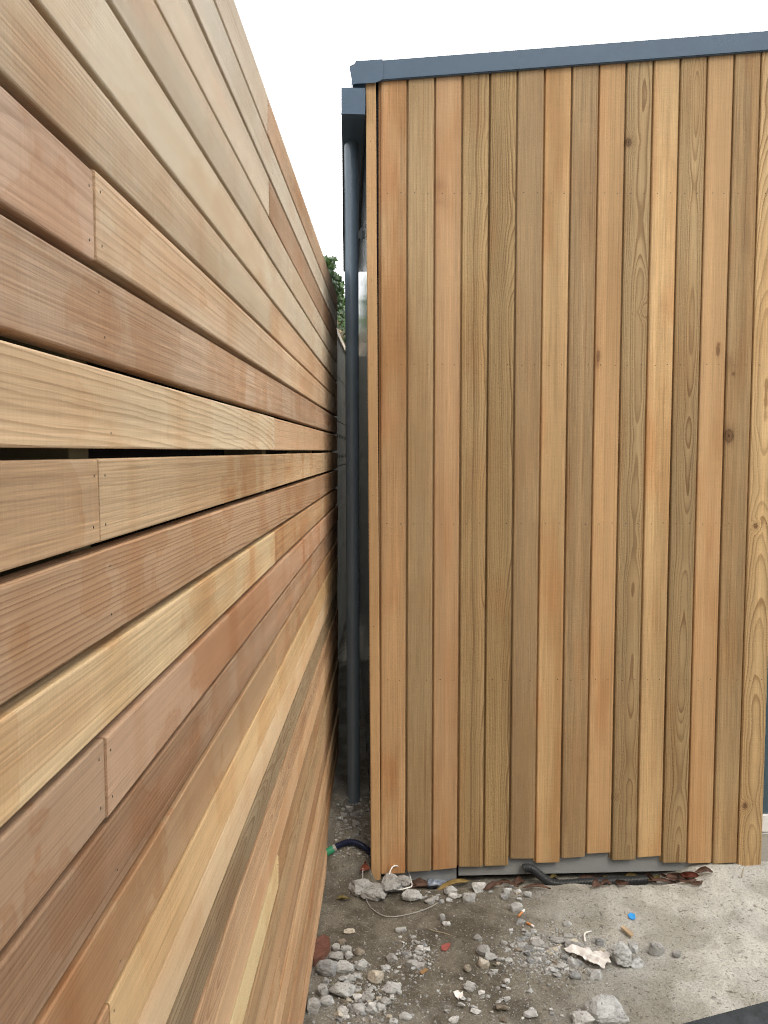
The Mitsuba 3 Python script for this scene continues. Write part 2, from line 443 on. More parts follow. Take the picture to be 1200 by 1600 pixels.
SPEC = {(6, 1): dict(v0=-.30, d0=.06, tilt=.004, sp=.0075, con=.55, wan=.004), (8, 0): dict(v0=-.10, d0=.03, tilt=-.085, sp=.0070, con=.62, wan=.006, frq=1.4),
        (6, 0): dict(v0=.03, d0=.02, tilt=.05, sp=.006, con=.35, wan=.012, frq=2.0), (9, 1): dict(v0=.35, d0=.05, sp=.0035, con=.4, wan=.004),
        (10, 0): dict(v0=-.05, d0=.012, tilt=.016, sp=.0042, con=.75, wan=.006, frq=1.2), (11, 0): dict(v0=.3, d0=.08, tilt=.02, sp=.006, con=.28),
        (17, 0): dict(v0=.01, d0=.03, sp=.005, con=.85, wan=.010, frq=2.4), (13, 0): dict(v0=.05, d0=.03, sp=.0045, con=.5, wan=.008, frq=2.0),
        (18, 0): dict(v0=.0, d0=.035, sp=.006, con=.6, wan=.010, frq=2.4), (21, 0): dict(v0=.01, d0=.03, sp=.005, con=.6, wan=.008, frq=2.4), (15, 1): dict(v0=.3, d0=.1, sp=.004, con=.1, blotch=.2)}
STAIN = {5: .5, 6: .65, 7: .75, 8: .5, 9: 1.0, 10: .8, 11: .7, 12: .95, 13: .8, 14: 1.0, 15: .5, 4: .4, 3: .3, 2: .25}


def slat_profile(h, th=0.019, c=0.0018):
    k = c * 0.3
    return [(-h / 2, -th), (-h / 2, -c), (-h / 2 + k, -k), (-h / 2 + c, 0), (h / 2 - c, 0), (h / 2 - k, -k), (h / 2, -c), (h / 2, -th)]


joint_y, nails = [], []
for row in range(29):
    r0, r1 = SEAM[row], SEAM[row + 1]
    z1, z0 = H - LF * r0, H - LF * r1
    gap = 0.0064 if row < 7 else (0.0082 if row < 12 else 0.0074)
    zc, h = (z0 + z1) / 2, z1 - z0 - (gap if row else gap / 2)
    ends = [-0.9] + [onfence(*p)[0] for p in JOINT.get(row, [])] + [FEND + wr.uniform(-.004, .004)]
    joint_y += ends[1:-1]
    for b in range(len(ends) - 1):
        cols = CR[row]
        sp = dict(v0=float(wr.choice([-1, 1])) * wr.uniform(.12, .4), d0=wr.uniform(.03, .1), tilt=wr.uniform(-.008, .008), sp=wr.uniform(.0025, .0045), con=wr.uniform(.2, .38), wan=wr.uniform(.004, .009),
                  blotch=wr.uniform(.35, .7), stain=STAIN.get(row, .35 if row > 15 else .12), fibre=wr.uniform(.6, .95) * (.55 if row < 5 else 1))
        sp.update(SPEC.get((row, b), {}))
        idn = wood(cols[min(b, len(cols) - 1)], **FK, pull=(198, 170, 134) if row < 10 else (182, 148, 108), by=.18 if row > 14 else (.30 if row > 9 else .20), **sp)
        y0, y1 = ends[b] + (0.0008 if b else 0), ends[b + 1] - (0.0008 if b + 2 < len(ends) else 0)
        off, ph, bow = wr.uniform(-.0012, .0012) * (2.4 if row > 12 else 1), wr.uniform(0, 6), wr.uniform(-.0009, .0009)
        skew = wr.uniform(-.010, .010)

        def place(a, t, u, zc=zc, off=off, ph=ph, bow=bow, skew=skew):
            return np.stack([-LF + off + t + skew * a, u, zc + a + bow * np.sin(u * 2.1 + ph)], -1)
        V, Fc, U = prism(slat_profile(h), list(np.linspace(y0, y1, max(2, int((y1 - y0) / .25)))), place, idn, 3)
        put('slat', (V, Fc), 'wood', fence, uv=U)
        ends_here = ([y0 + .011] if b else []) + ([y1 - .011] if b + 2 < len(ends) else [])
        for yy in ends_here:
            for a in (-h * .3, h * .3):
                nails.append(nail(place(np.array(a), np.array(0.0), np.array(yy + wr.uniform(-.003, .003))), [1, 0, 0], .0012))
        for py_ in (0.695, 1.705, 2.715):
            if y0 + .05 < py_ < y1 - .05 and row < 22:
                for a in (-h * .28, h * .28):
                    nails.append(nail(place(np.array(a + wr.uniform(-.004, .004)), np.array(0.0), np.array(py_ + wr.uniform(-.012, .012))), [1, 0, 0], .0011)) if wr.random() < .45 else None
put('nail_heads', cat_mesh(nails), 'nail_metal', fence, kind='stuff')
for yp in (-0.3, 0.695, 1.705, 2.715, 3.625):
    put('post', box(-LF - .0225 - .075, -LF - .0225, yp - .022, yp + .022, -.2, 2.14), 'post_timber', fence)
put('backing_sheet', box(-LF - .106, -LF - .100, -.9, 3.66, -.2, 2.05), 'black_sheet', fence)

# ------------------------------------------------------------------ the clad shed
shed_key = thing('garden_shed', 'shed with vertical cedar board cladding and a dark steel roof edge', 'shed')
GX = [636, 676.9, 717.6, 759.2, 798.7, 841.9, 882, 923.2, 963.6, 1004.6, 1044.6, 1085, 1123.7, 1163.2]
PITCHB = 0.0914
S1 = 0.1222                                            # right edge of the first board
TL, TR = onwall(600, 126.5), onwall(1200, 80)


def ztop(s):
    return TL[1] + (s - TL[0]) * (TR[1] - TL[1]) / (TR[0] - TL[0])


BOT = [(1365, 1364), (1362, 1360), (1360, 1356), (1354, 1354), (1353, 1352), (1341, 1341), (1348, 1347), (1341, 1338), (1334, 1332), (1344, 1343), (1340, 1337), (1348, 1347), (1349, 1348), (1349, 1347), (1357, 1356)]
CB = [(180, 138, 98), (152, 129, 98), (184, 142, 106), (156, 130, 90), (158, 132, 90), (146, 120, 90), (194, 154, 106), (144, 118, 88), (192, 147, 100), (154, 131, 96), (196, 158, 110), (152, 128, 92), (190, 147, 102), (156, 127, 90), (196, 162, 114)]
BS = [dict(v0=.25, sp=.005, con=.15, blotch=.9), dict(v0=-.3, sp=.003, con=.3, blotch=.35, fibre=1.4), dict(v0=.3, sp=.005, con=.10, blotch=.8), dict(v0=.090, d0=.030, tilt=.006, sp=.0052, con=.75, wan=.006, frq=2.4, blotch=.4),
      dict(v0=.098, d0=.028, tilt=.014, sp=.0050, con=1.0, wan=.0075, frq=2.6, blotch=.4), dict(v0=-.25, sp=.0045, con=.5, blotch=.35, fibre=1.5), dict(v0=.4, sp=.006, con=.10, blotch=.7), dict(v0=-.35, sp=.0035, con=.42, blotch=.4, fibre=1.5),
      dict(v0=.15, d0=.06, sp=.007, con=.38, blotch=.6), dict(v0=.058, d0=.038, tilt=.004, sp=.0045, con=.95, wan=.0080, frq=2.6, blotch=.4), dict(v0=.3, d0=.1, sp=.007, con=.10, blotch=.6), dict(v0=.056, d0=.042, tilt=-.006, sp=.0050, con=1.0, wan=.0100, frq=2.6, blotch=.4),
      dict(v0=-.12, d0=.08, sp=.0055, con=.3, blotch=.6), dict(v0=.3, sp=.004, con=.3, blotch=.5, fibre=1.4), dict(v0=.050, d0=.055, tilt=.026, sp=.0046, con=.9, wan=.009, frq=2.2, blotch=.3)]
br = np.random.default_rng(21)
W_B, GROOVE = 0.0850, 0.0064
snails, board_id = [], []
for k in range(15):
    s1 = S1 + k * PITCHB - GROOVE * 0.5
    s0 = s1 - W_B
    zb0, zb1 = onwall(GX[0] + (k - 1) * 40.6, BOT[k][0])[1], onwall(GX[0] + k * 40.6, BOT[k][1])[1]
    idn = wood(CB[k], **BS[k])
    board_id.append((idn, s0))
    off, tilt_ = br.uniform(-.0018, .0012), br.uniform(-.012, .012)

    def place(a, t, u, s0=s0, off=off, tilt_=tilt_):
        return shed(np.stack([s0 + a, t + off + tilt_ * (a - W_B / 2), u], -1))
    lo = lambda a, zb0=zb0, zb1=zb1: zb0 + (zb1 - zb0) * a / W_B
    hi = lambda a, s0=s0: ztop(s0 + a) + 0.02
    c = 0.0022
    body = [(0, -.020), (0, -.0055), (.0012, -.0018), (.004, 0), (W_B - c, 0), (W_B, -c), (W_B, -.020)]
    lip = [(-GROOVE + .0003, -.020), (-GROOVE + .0003, -.0135), (-.0001, -.0135), (-.0001, -.020)]
    parts = [prism(body, [lo, hi], place, idn, 3), prism(lip, [lo, hi], place, idn, 1)]
    m, U = join(parts)
    put('cladding_board', m, 'wood', shed_key, uv=U)
    for py_ in (302, 570, 818, 1062):
        for a in (.022, .066):
            _, zz = onwall(650 + k * 40, py_)
            snails.append(nail(place(np.array(a + br.uniform(-.003, .003)), np.array(0.0), np.array(zz + br.uniform(-.002, .002))), WN, .0019))


def knot(board, px, py, rpx, rpy, st, pull):
    s, z = onwall(px, py)
    idn, s0 = board_id[board]
    m = 2.95 / F
    KNOTS.append((idn, z, s - s0, rpy * m, rpx * m, st, pull))


knot(9, 982, 222, 5, 6, 1.0, .018)
knot(2, 685, 292, 8, 9, .62, .004)
knot(2, 688, 316, 9, 6, .4, .0)
knot(8, 935, 556, 3, 8, .9, .004)
knot(8, 934, 570, 3, 5, .6, .0)
knot(12, 1122, 548, 3, 7, .95, .003)
knot(12, 1123, 538, 2, 2.5, .8, .0)
knot(13, 1138.5, 681, 7.5, 11, 1.0, .012)
knot(13, 1136, 567, 9, 10, .6, .003)
knot(13, 1146, 584, 2, 2.5, .9, .0)
knot(14, 1181, 822, 3.2, 4, 1.0, .016)
knot(14, 1164, 1259, 3.6, 4.5, 1.0, .016)
knot(9, 1006, 486, 3, 6, .4, .012)
knot(9, 966, 710, 3, 8, .6, .012)
knot(10, 1038, 480, 7, 8, .22, .004)
knot(6, 853, 568, 4, 6, .25, .004)
knot(4, 778, 240, 5, 30, .35, .004)
knot(7, 922, 345, 3, 18, .35, .0)
knot(9, 963, 1245, 4, 5, .5, .01)
knot(11, 1040, 1105, 2, 8, .7, .0)

# corner trim
tb0, tb1 = onwall(579.8, 1374)[0], onwall(594.6, 1374)[0]
tt0, tt1 = onwall(571.5, 140)[0], onwall(586.5, 140)[0]
tid = wood((192, 148, 102), v0=.3, sp=.005, con=.12, blotch=.35)
TW = tb1 - tb0
ztrim = onwall(572, 130)[1]


def place_trim(a, t, u):
    s = tb0 + (tt0 - tb0) * np.clip(u / ztrim, 0, 1)
    return shed(np.stack([s + a, t + .004, u], -1))


V, Fc, U = prism([(0, -.020), (0, -.0025), (.0025, 0), (TW - .0025, 0), (TW, -.0025), (TW, -.020)], [-.004, .7, 1.4, 2.1, ztrim + .01], place_trim, tid, 2)
put('corner_trim', (V, Fc), 'wood', shed_key, uv=U)
for zz in (2.52, 2.07, 1.79, 1.35, .9):
    snails.append(nail(place_trim(np.array(TW * .45), np.array(0.0), np.array(zz)), WN, .0016))
put('nail_heads', cat_mesh(snails), 'nail_metal', shed_key, kind='stuff')

# walls behind the cladding, foundation strip, side sheet
SIDE = tb0 + 0.002
DEPTH, SR = 2.45, 3.3


def sbox(s0, s1, t0, t1, z0, z1):
    return framed(box(s0, s1, t0, t1, z0, z1), shed)


def side_s(z):
    return tb0 + (tt0 - tb0) * z / ztrim


m = box(0, 1, 0, 1, 0, 1)
v = np.asarray(m.vertices)
SW = S1 + 14 * PITCHB - .012
V8 = np.array([[SIDE + .010 + (SW - SIDE - .01) * x, -.0235 - (DEPTH - .03) * y, (.10 + (ztop(SIDE + (SW - SIDE) * x) - .10) * z)] for x, y, z in v])
V8[:, 0] = np.where(v[:, 0] < .5, SIDE + .012 + (tt0 - tb0) * V8[:, 2] / ztrim, V8[:, 0])
put('wall', (shed(V8), m.faces), 'black_sheet', shed_key)
V8 = np.array([[0, -.022 - (DEPTH - .03) * y, -.05 + (ztop(SIDE) + .04) * z] for x, y, z in v])
V8[:, 0] = side_s(V8[:, 2]) + np.where(v[:, 0] < .5, .0035, .010)
put('side_cladding', (shed(V8), m.faces), 'side_sheet', shed_key)
put('foundation_board', sbox(SIDE + .14 + .17, 1.205, -.0225 - .02, -.0225, onwall(760, 1372)[1], .18), 'grey_board', shed_key)
put('foundation_board', sbox(SIDE + .03, SIDE + .14 + .163, -.0285 - .02, -.0285, -.06, .17), 'grey_board', shed_key)
# roof, barge flashing and the folded corner
sl = (TR[1] - TL[1]) / (TR[0] - TL[0])
RH = onwall(640, 94)[1] - ztop(onwall(640, 94)[0])
c_s = onwall(600, 100)[0]


def strip(s0, s1, t0, t1, zl, zh):
    """a bar that follows the roof's slope"""
    b = box(s0, s1, t0, t1, 0, 1)
    w = np.asarray(b.vertices).copy()
    w[:, 2] = ztop(w[:, 0]) + zl + (zh - zl) * w[:, 2]
    return trimesh.Trimesh(shed(w), b.faces, process=False)


put('barge_flashing', cat_mesh([strip(c_s - .02, SR + .05, .010, .0135, .0, RH), strip(c_s - .02, SR + .05, -.0035, .0095, -.0022, .0006), strip(c_s - .02, SR + .05, -.12, .0092, RH - .003, RH + .0005)]), 'steel_paint', shed_key)
put('roof', strip(SIDE - .05, SR + .05, -DEPTH - .05, -.0036, RH - .035, RH - .0042), 'roof_steel', shed_key)
put('fascia_board', sbox(onwall(551.5, 120)[0], SIDE - .006, -DEPTH, -.004, onwall(560, 172)[1], onwall(560, 133)[1] + .02), 'steel_paint', shed_key)
out = [(597.5, 96.5), (575, 98.2), (556, 99.5), (553.5, 104), (546, 107.5), (547.5, 118), (549.5, 128), (549, 136.5), (558, 134.2), (572, 133.8), (586, 133), (592, 130.5), (597, 127.5), (598.5, 122)]
pts = np.array([onwall(*p) for p in out])
pol = trimesh.creation.extrude_polygon(Polygon(pts).buffer(.0012).buffer(-.0012), .0025, engine='earcut')
v = np.asarray(pol.vertices)
front = np.stack([v[:, 0], .0165 + v[:, 2], v[:, 1]], 1)
# a gentle dish so that it catches the light like pressed sheet
front[:, 1] += .0
sL = pts[:, 0].min()
wing = box(onwall(549.6, 120)[0], onwall(549.6, 120)[0] + .002, -.10, .0165, onwall(549, 134)[1], onwall(547, 109)[1])
put('corner_flashing', cat_mesh([trimesh.Trimesh(shed(front), pol.faces, process=False), framed(wing, shed)]), 'steel_paint', shed_key)

# gutter along the left eave
g0, g1 = onwall(534, 160)[0], onwall(569.5, 160)[0]
gt, gb = onwall(550, 144)[1], onwall(550, 182.5)[1]
w = .002
gut = [framed(box(g0, g0 + w, -DEPTH, .028, gb + w, gt), shed), framed(box(g1 - w, g1, -DEPTH, .028, gb + w, gt), shed), framed(box(g0, g1, -DEPTH, .028, gb, gb + w - .0002), shed)]
gutter = put('gutter', cat_mesh(gut), 'steel_paint', shed_key)
put('end_cap', cat_mesh([framed(box(g0 - .001, g1 + .001, .0282, .0312, gb - .001, gt + .001), shed), framed(box(g0 - .002, g1 + .002, .024, .033, gb - .0035, gb - .0012), shed)]), 'steel_paint', gutter)
# downpipe
DP = EYE + ray(551, 800) * (3.16 / ray(551, 800)[1])
pr = 10.4 * 3.16 / F
pipe_pts = [[DP[0] - .0015, DP[1], gb + .006], [DP[0] - .001, DP[1], 2.2], [DP[0], DP[1], 1.0], [DP[0] + .001, DP[1], .06]]
pipe = put('downpipe', tube(spline(pipe_pts, 14), pr, 40), 'pipe_paint', shed_key, smooth=35)
for pyc in (367, 1130):
    d = ray(566, pyc); P = EYE + d * (DP[1] / d[1])
    zc = P[2]
    clip = cat_mesh([box(DP[0] + pr * .9, DP[0] + pr + .022, DP[1] - .006, DP[1] + .006, zc - .014, zc + .014),
                     box(DP[0] + pr + .006, DP[0] + pr + .014, DP[1] - .016, DP[1] - .006, zc - .02, zc + .02)])
    put('clip', clip, 'black_plastic', pipe, smooth=30)

for args in ((SIDE + .05, SR, -DEPTH + .02, -DEPTH + .07, 0, 2.66), (SR - .05, SR, -DEPTH + .071, -.045, 0, 2.66), (SIDE + .05, SR - .051, -DEPTH + .071, -.36, .0, .12)):
    put('wall' if args[5] > 1 else 'floor', sbox(*args), 'slab_concrete', shed_key)

# glazed door right of the last board
sd0 = S1 + 14 * PITCHB + .002
door = newkey(shed_key + '__door')
zs0, zs1 = onwall(1195, 1302)[1], onwall(1195, 1277)[1]
zdt = 2.25
put('frame', cat_mesh([sbox(sd0, sd0 + .05, -.075, -.030, zs1, zdt), sbox(sd0 + 1.55, sd0 + 1.6, -.075, -.030, zs1, zdt), sbox(sd0 + .05, sd0 + 1.55, -.075, -.030, zdt - .05, zdt), sbox(sd0 + .05, sd0 + 1.55, -.075, -.030, zs1, zs1 + .06)]), 'frame_metal', door)
put('glass', sbox(sd0 + .05, sd0 + 1.55, -.056, -.052, zs1 + .06, zdt - .05), 'window_glass', door)
put('sill', cat_mesh([sbox(sd0, sd0 + 1.6, -.09, -.012, zs0, zs1 - .001), sbox(sd0, sd0 + 1.6, -.09, -.018, zs0 - .012, zs0 - .006)]), 'white_metal', door)
put('threshold', sbox(sd0 - .02, sd0 + 1.62, -.2, -.022, -.1, zs0 - .013), 'slab_concrete', shed_key)
hd = box(0, 1, 0, 1, 0, 1); w = np.asarray(hd.vertices).copy()
ws = SW + (SR - SW) * w[:, 0]
put('wall', (shed(np.stack([ws, -.0235 - .3 * w[:, 1], zdt + .003 + (ztop(ws) - zdt - .003) * w[:, 2]], 1)), hd.faces), 'black_sheet', shed_key)
for k in range(16):                                     # boards carrying on above the door
    s0 = S1 + (14 + k) * PITCHB + GROOVE * .5
    idn = wood(CB[(k * 7 + 3) % 15], **BS[(k * 7 + 3) % 15])

    def place(a, t, u, s0=s0):
        return shed(np.stack([s0 + a, t, u], -1))
    V, Fc, U = prism([(0, -.02), (0, -.004), (.003, 0), (W_B - .002, 0), (W_B, -.002), (W_B, -.02)], [zdt + .004, lambda a, s0=s0: ztop(s0 + a) + .02], place, idn, 2)
    put('cladding_board', (V, Fc), 'wood', shed_key, uv=U)

# ------------------------------------------------------------------ behind the gap: retaining wall, bank, ivy
rw = thing('retaining_wall', 'weathered grey retaining wall with a pale timber cap, seen in the slit behind the downpipe', 'retaining wall')
RX, RY0, RY1, RZ = -.36, 3.70, 9.2, 2.25
for k in range(8):
    z0 = -.1 + k * .30
    put('sleeper', box(RX - .045, RX + wr.uniform(-.002, .002), RY0, RY1, z0 + .004, min(z0 + .297, RZ - .002)), 'sleeper_grey', rw)
put('cap', box(RX - .047, RX + .012, RY0, RY1, RZ, RZ + .035), 'cap_cream', rw)
for k in range(8):                                      # unseen return of the wall behind the shed, placed to darken the slit
    z0 = -.1 + k * .30
    put('sleeper', box(RX + .006, 5.0, 6.85, 6.95, z0 + .004, min(z0 + .297, RZ - .002)), 'sleeper_grey', rw)
for yy, zz in [(y, z) for z in (1.465, 1.60) for y in np.arange(3.8, 8.8, .19)]:
    put('drain_slot', box(RX - .01, RX + .0035, yy - .035, yy + .035, zz - .011, zz + .011), 'dark_hole', rw)
bx, by = np.concatenate([np.linspace(-7, -1.2, 24), np.linspace(-1.1, RX - .048, 40)]), np.linspace(-3, 16, 200)
X, Y = np.meshgrid(bx, by, indexing='ij')
P = np.stack([X, Y, X * 0], -1)
Z = 2.27 + ss(-.405, -.46, X) * .44 + ss(-.5, -1.2, X) * .08 + (nfbm(P * 1.7, 4, 31) - .5) * .16 * ss(-.42, -.6, X) + (nfbm(P * 9, 3, 33) - .5) * .07
Z = Z - .35 * ss(9.6, 11, Y)
Z = np.where(Y < 3.75, np.minimum(Z, 2.05), Z)
X2 = np.where((Y < 3.75) & (X > -.36), -.36, X)
V = np.stack([X2, Y, Z], -1).reshape(-1, 3)
i, j = np.meshgrid(np.arange(len(bx) - 1), np.arange(199), indexing='ij'); q = (i * 200 + j).ravel()
scene['bank'] = ply((V, np.stack([q, q + 200, q + 201, q + 1], 1)), 'bank_soil', smooth=True)
say('bank', 'dark earth bank rising behind the retaining wall', 'earth bank', kind='structure')

ir = np.random.default_rng(3)
LEAF = np.array([(0, 0), (.42, -.12), (.36, .28), (.62, .62), (.22, .66), (0, 1.05), (-.22, .66), (-.62, .62), (-.36, .28), (-.42, -.12)])


def leaves(centres, size, r):
    V, Fc, o = [], [], 0
    for c in centres:
        n = r.normal(size=3) * [.6, .8, .5] + [.35, -.5, .6]; n /= np.linalg.norm(n)
        a = np.cross(n, r.normal(size=3)); a /= np.linalg.norm(a); b = np.cross(n, a)
        sc = size * r.uniform(.6, 1.25)
        fold = np.abs(LEAF[:, 0]) * -.3 + (LEAF[:, 1] - .5) ** 2 * -.25
        V.append(c + sc * (LEAF[:, :1] * a + LEAF[:, 1:] * b + fold[:, None] * n))
        k = len(LEAF)
        Fc += [[o, o + q, o + q + 1] for q in range(1, k - 1)]
        o += k
    return np.vstack(V), np.array(Fc)


ivy = thing('ivy', 'leafy green ivy spilling over the bank above the retaining wall', 'ivy')
cs = []
for _ in range(2600):
    y = ir.uniform(4.6, 6.9)
    x = -.34 - .7 * ir.random() ** 1.5
    top = 2.47 + .15 * nz(np.array([x * 6, y * 2.6, 0.])) + .06 * ss(5.2, 6.2, y)
    z = top - ir.exponential(.09)
    if z > 2.36:
        cs.append([x, y, z])
put('foliage', leaves(np.array(cs), .036, ir), 'ivy_leaf', ivy)
stems = []
for _ in range(60):
    y, x = ir.uniform(4.8, 6.8), ir.uniform(-.8, -.42)
    p0 = np.array([x - .1, y, 2.28])
    stems.append(tube(spline([p0, p0 + [.03 * ir.normal() + .05, .03 * ir.normal(), .16], p0 + [.05 * ir.normal() + .1, .06 * ir.normal(), .30]], 6), .003, 5))
put('stems', cat_mesh(stems), 'post_timber', ivy)
dead = []
for _ in range(420):
    y, x = ir.uniform(4.7, 6.9), ir.uniform(-.62, -.40)
    dead.append([x, y, 2.36 + .12 * ir.random()])
put('dead_leaves', leaves(np.array(dead), .035, ir), 'pale_wood', ivy)

# an unseen house, out of view behind the viewer, placed to keep the low sky off the foot of both walls
nh = thing('unseen_house', 'plain house out of view behind the viewer, placed to shade the foot of both walls', 'house')
put('wall', box(-.6, 9.5, -7.2, -2.2, -.1, 3.1), 'slab_concrete', nh)
rf = Polygon([(-7.5, 3.1), (-1.9, 3.1), (-1.9, 3.16), (-4.7, 4.7), (-7.5, 3.16)])
rm = trimesh.creation.extrude_polygon(rf, 10.4, engine='earcut')
put('roof', framed(rm, lambda v: np.stack([v[:, 2] - .8, v[:, 0], v[:, 1]], -1)), 'roof_steel', nh)
for x0 in (1.2, 4.6):
    wn = put('window', cat_mesh([box(x0, x0 + 1.4, -2.2, -2.16, .9, .96), box(x0, x0 + 1.4, -2.2, -2.16, 2.04, 2.1), box(x0, x0 + .06, -2.2, -2.16, .96, 2.04), box(x0 + 1.34, x0 + 1.4, -2.2, -2.16, .96, 2.04), box(x0 + .67, x0 + .73, -2.2, -2.165, .96, 2.04)]), 'white_metal', nh)
    put('pane', box(x0 + .06, x0 + 1.34, -2.2, -2.185, .96, 2.04), 'side_sheet', wn)

# ------------------------------------------------------------------ rubble
def rock_mesh(sx, sy, sz, r, detail=2, rough=.10, npts=26, lobes=None):
    if lobes is None:
        p = r.normal(size=(npts, 3)); p /= np.linalg.norm(p, axis=1, keepdims=True)
        p = np.sign(p) * np.abs(p) ** .8 * r.uniform(.82, 1.05, (npts, 1))
        m = trimesh.convex.convex_hull(p)
    else:
        import manifold3d as m3
        parts = []
        for (c, s) in lobes:
            q = r.normal(size=(18, 3)); q /= np.linalg.norm(q, axis=1, keepdims=True)
            q = np.asarray(c) + q * np.asarray(s) * r.uniform(.85, 1.08, (18, 1))
            parts.append(m3.Manifold.hull_points(q.astype(np.float32)))
        M = m3.Manifold.batch_boolean(parts, m3.OpType.Add).to_mesh()
        m = trimesh.Trimesh(M.vert_properties[:, :3], M.tri_verts)
    for _ in range(6):
        e = m.edges_unique_length
        lim = [.75, .45, .26, .14, .075][detail]
        if e.max() < lim:
            break
        m = m.subdivide_to_size(lim)
        break
    m.merge_vertices()
    if detail >= 2:
        trimesh.smoothing.filter_taubin(m, iterations=2)
    n = m.vertex_normals
    o = r.uniform(0, 50, 3)
    v = np.asarray(m.vertices)
    d = (nfbm(v * 1.9 + o, 3, 1) - .5) * rough * 2.2 + (nfbm(v * 7 + o, 2, 4) - .5) * rough * .9
    if detail >= 3:
        d += (nfbm(v * 22 + o, 2, 6) - .5) * rough * .45 - .10 * rough / .1 * np.maximum(nz(v * 9 + o, 9) - .78, 0) * 2
    v = v + n * d[:, None]
    lo, hi = v.min(0), v.max(0)
    v = (v - (lo + hi) / 2) / (hi - lo) * [sx, sy, sz]
    return trimesh.Trimesh(v, m.faces, process=False)


rr = np.random.default_rng(77)


def rock(name, box_px, tone, label, cat, group=None, detail=2, flat=1.0, lobes=None, rough=.10, npts=26):
    x0, y0, x1, y1 = box_px
    cx, wpx, hpx = (x0 + x1) / 2, x1 - x0, y1 - y0
    P = at(cx, y1)
    k = pxm(P)
    sx = wpx * k
    sy = min(max(sx * .75, .004), hpx * k * 1.25)
    sx *= 1.06
    el = math.asin(-ray(cx, y1)[2])
    sz = max((hpx * k - sy * math.sin(el) * .8) / math.cos(el), .38 * min(sx, sy)) * flat
    m = rock_mesh(sx, sy, sz, rr, detail, rough, npts, lobes=lobes)
    x, y = P[0], P[1] + sy * .42
    z = float(gz(x, y)) + sz * .30
    m.apply_translation([x, y, z])
    return put(name, m, ROCKS[tone], smooth=28, label=label, cat=cat, group=group)


rock('concrete_lump', (545, 1361, 640, 1411), 1, 'large rough grey concrete lump against the foot of the corner trim', 'concrete lump', detail=4, rough=.12,
     lobes=[((-.75, 0, 0), (.42, .4, .55)), ((-.25, -.15, -.1), (.6, .55, .5)), ((.35, .1, .15), (.45, .45, .5)), ((.78, .15, .35), (.3, .35, .3))])
rock('concrete_lump', (960, 1464, 1011, 1514), 0, 'pale two-lobed concrete chunk on the open soil below the blue scrap', 'concrete lump', detail=4, rough=.12,
     lobes=[((-.2, 0, .1), (.62, .6, .75)), ((.55, -.1, -.4), (.5, .4, .35)), ((.45, .2, .35), (.3, .3, .3))])
rock('boulder', (922, 1554, 983, 1606), 0, 'biggest round pitted grey rock at the bottom edge', 'rock', detail=4, rough=.09)
rock('boulder', (897, 1577, 931, 1606), 4, 'long pale stone leaning beside the biggest round rock', 'rock', detail=3)
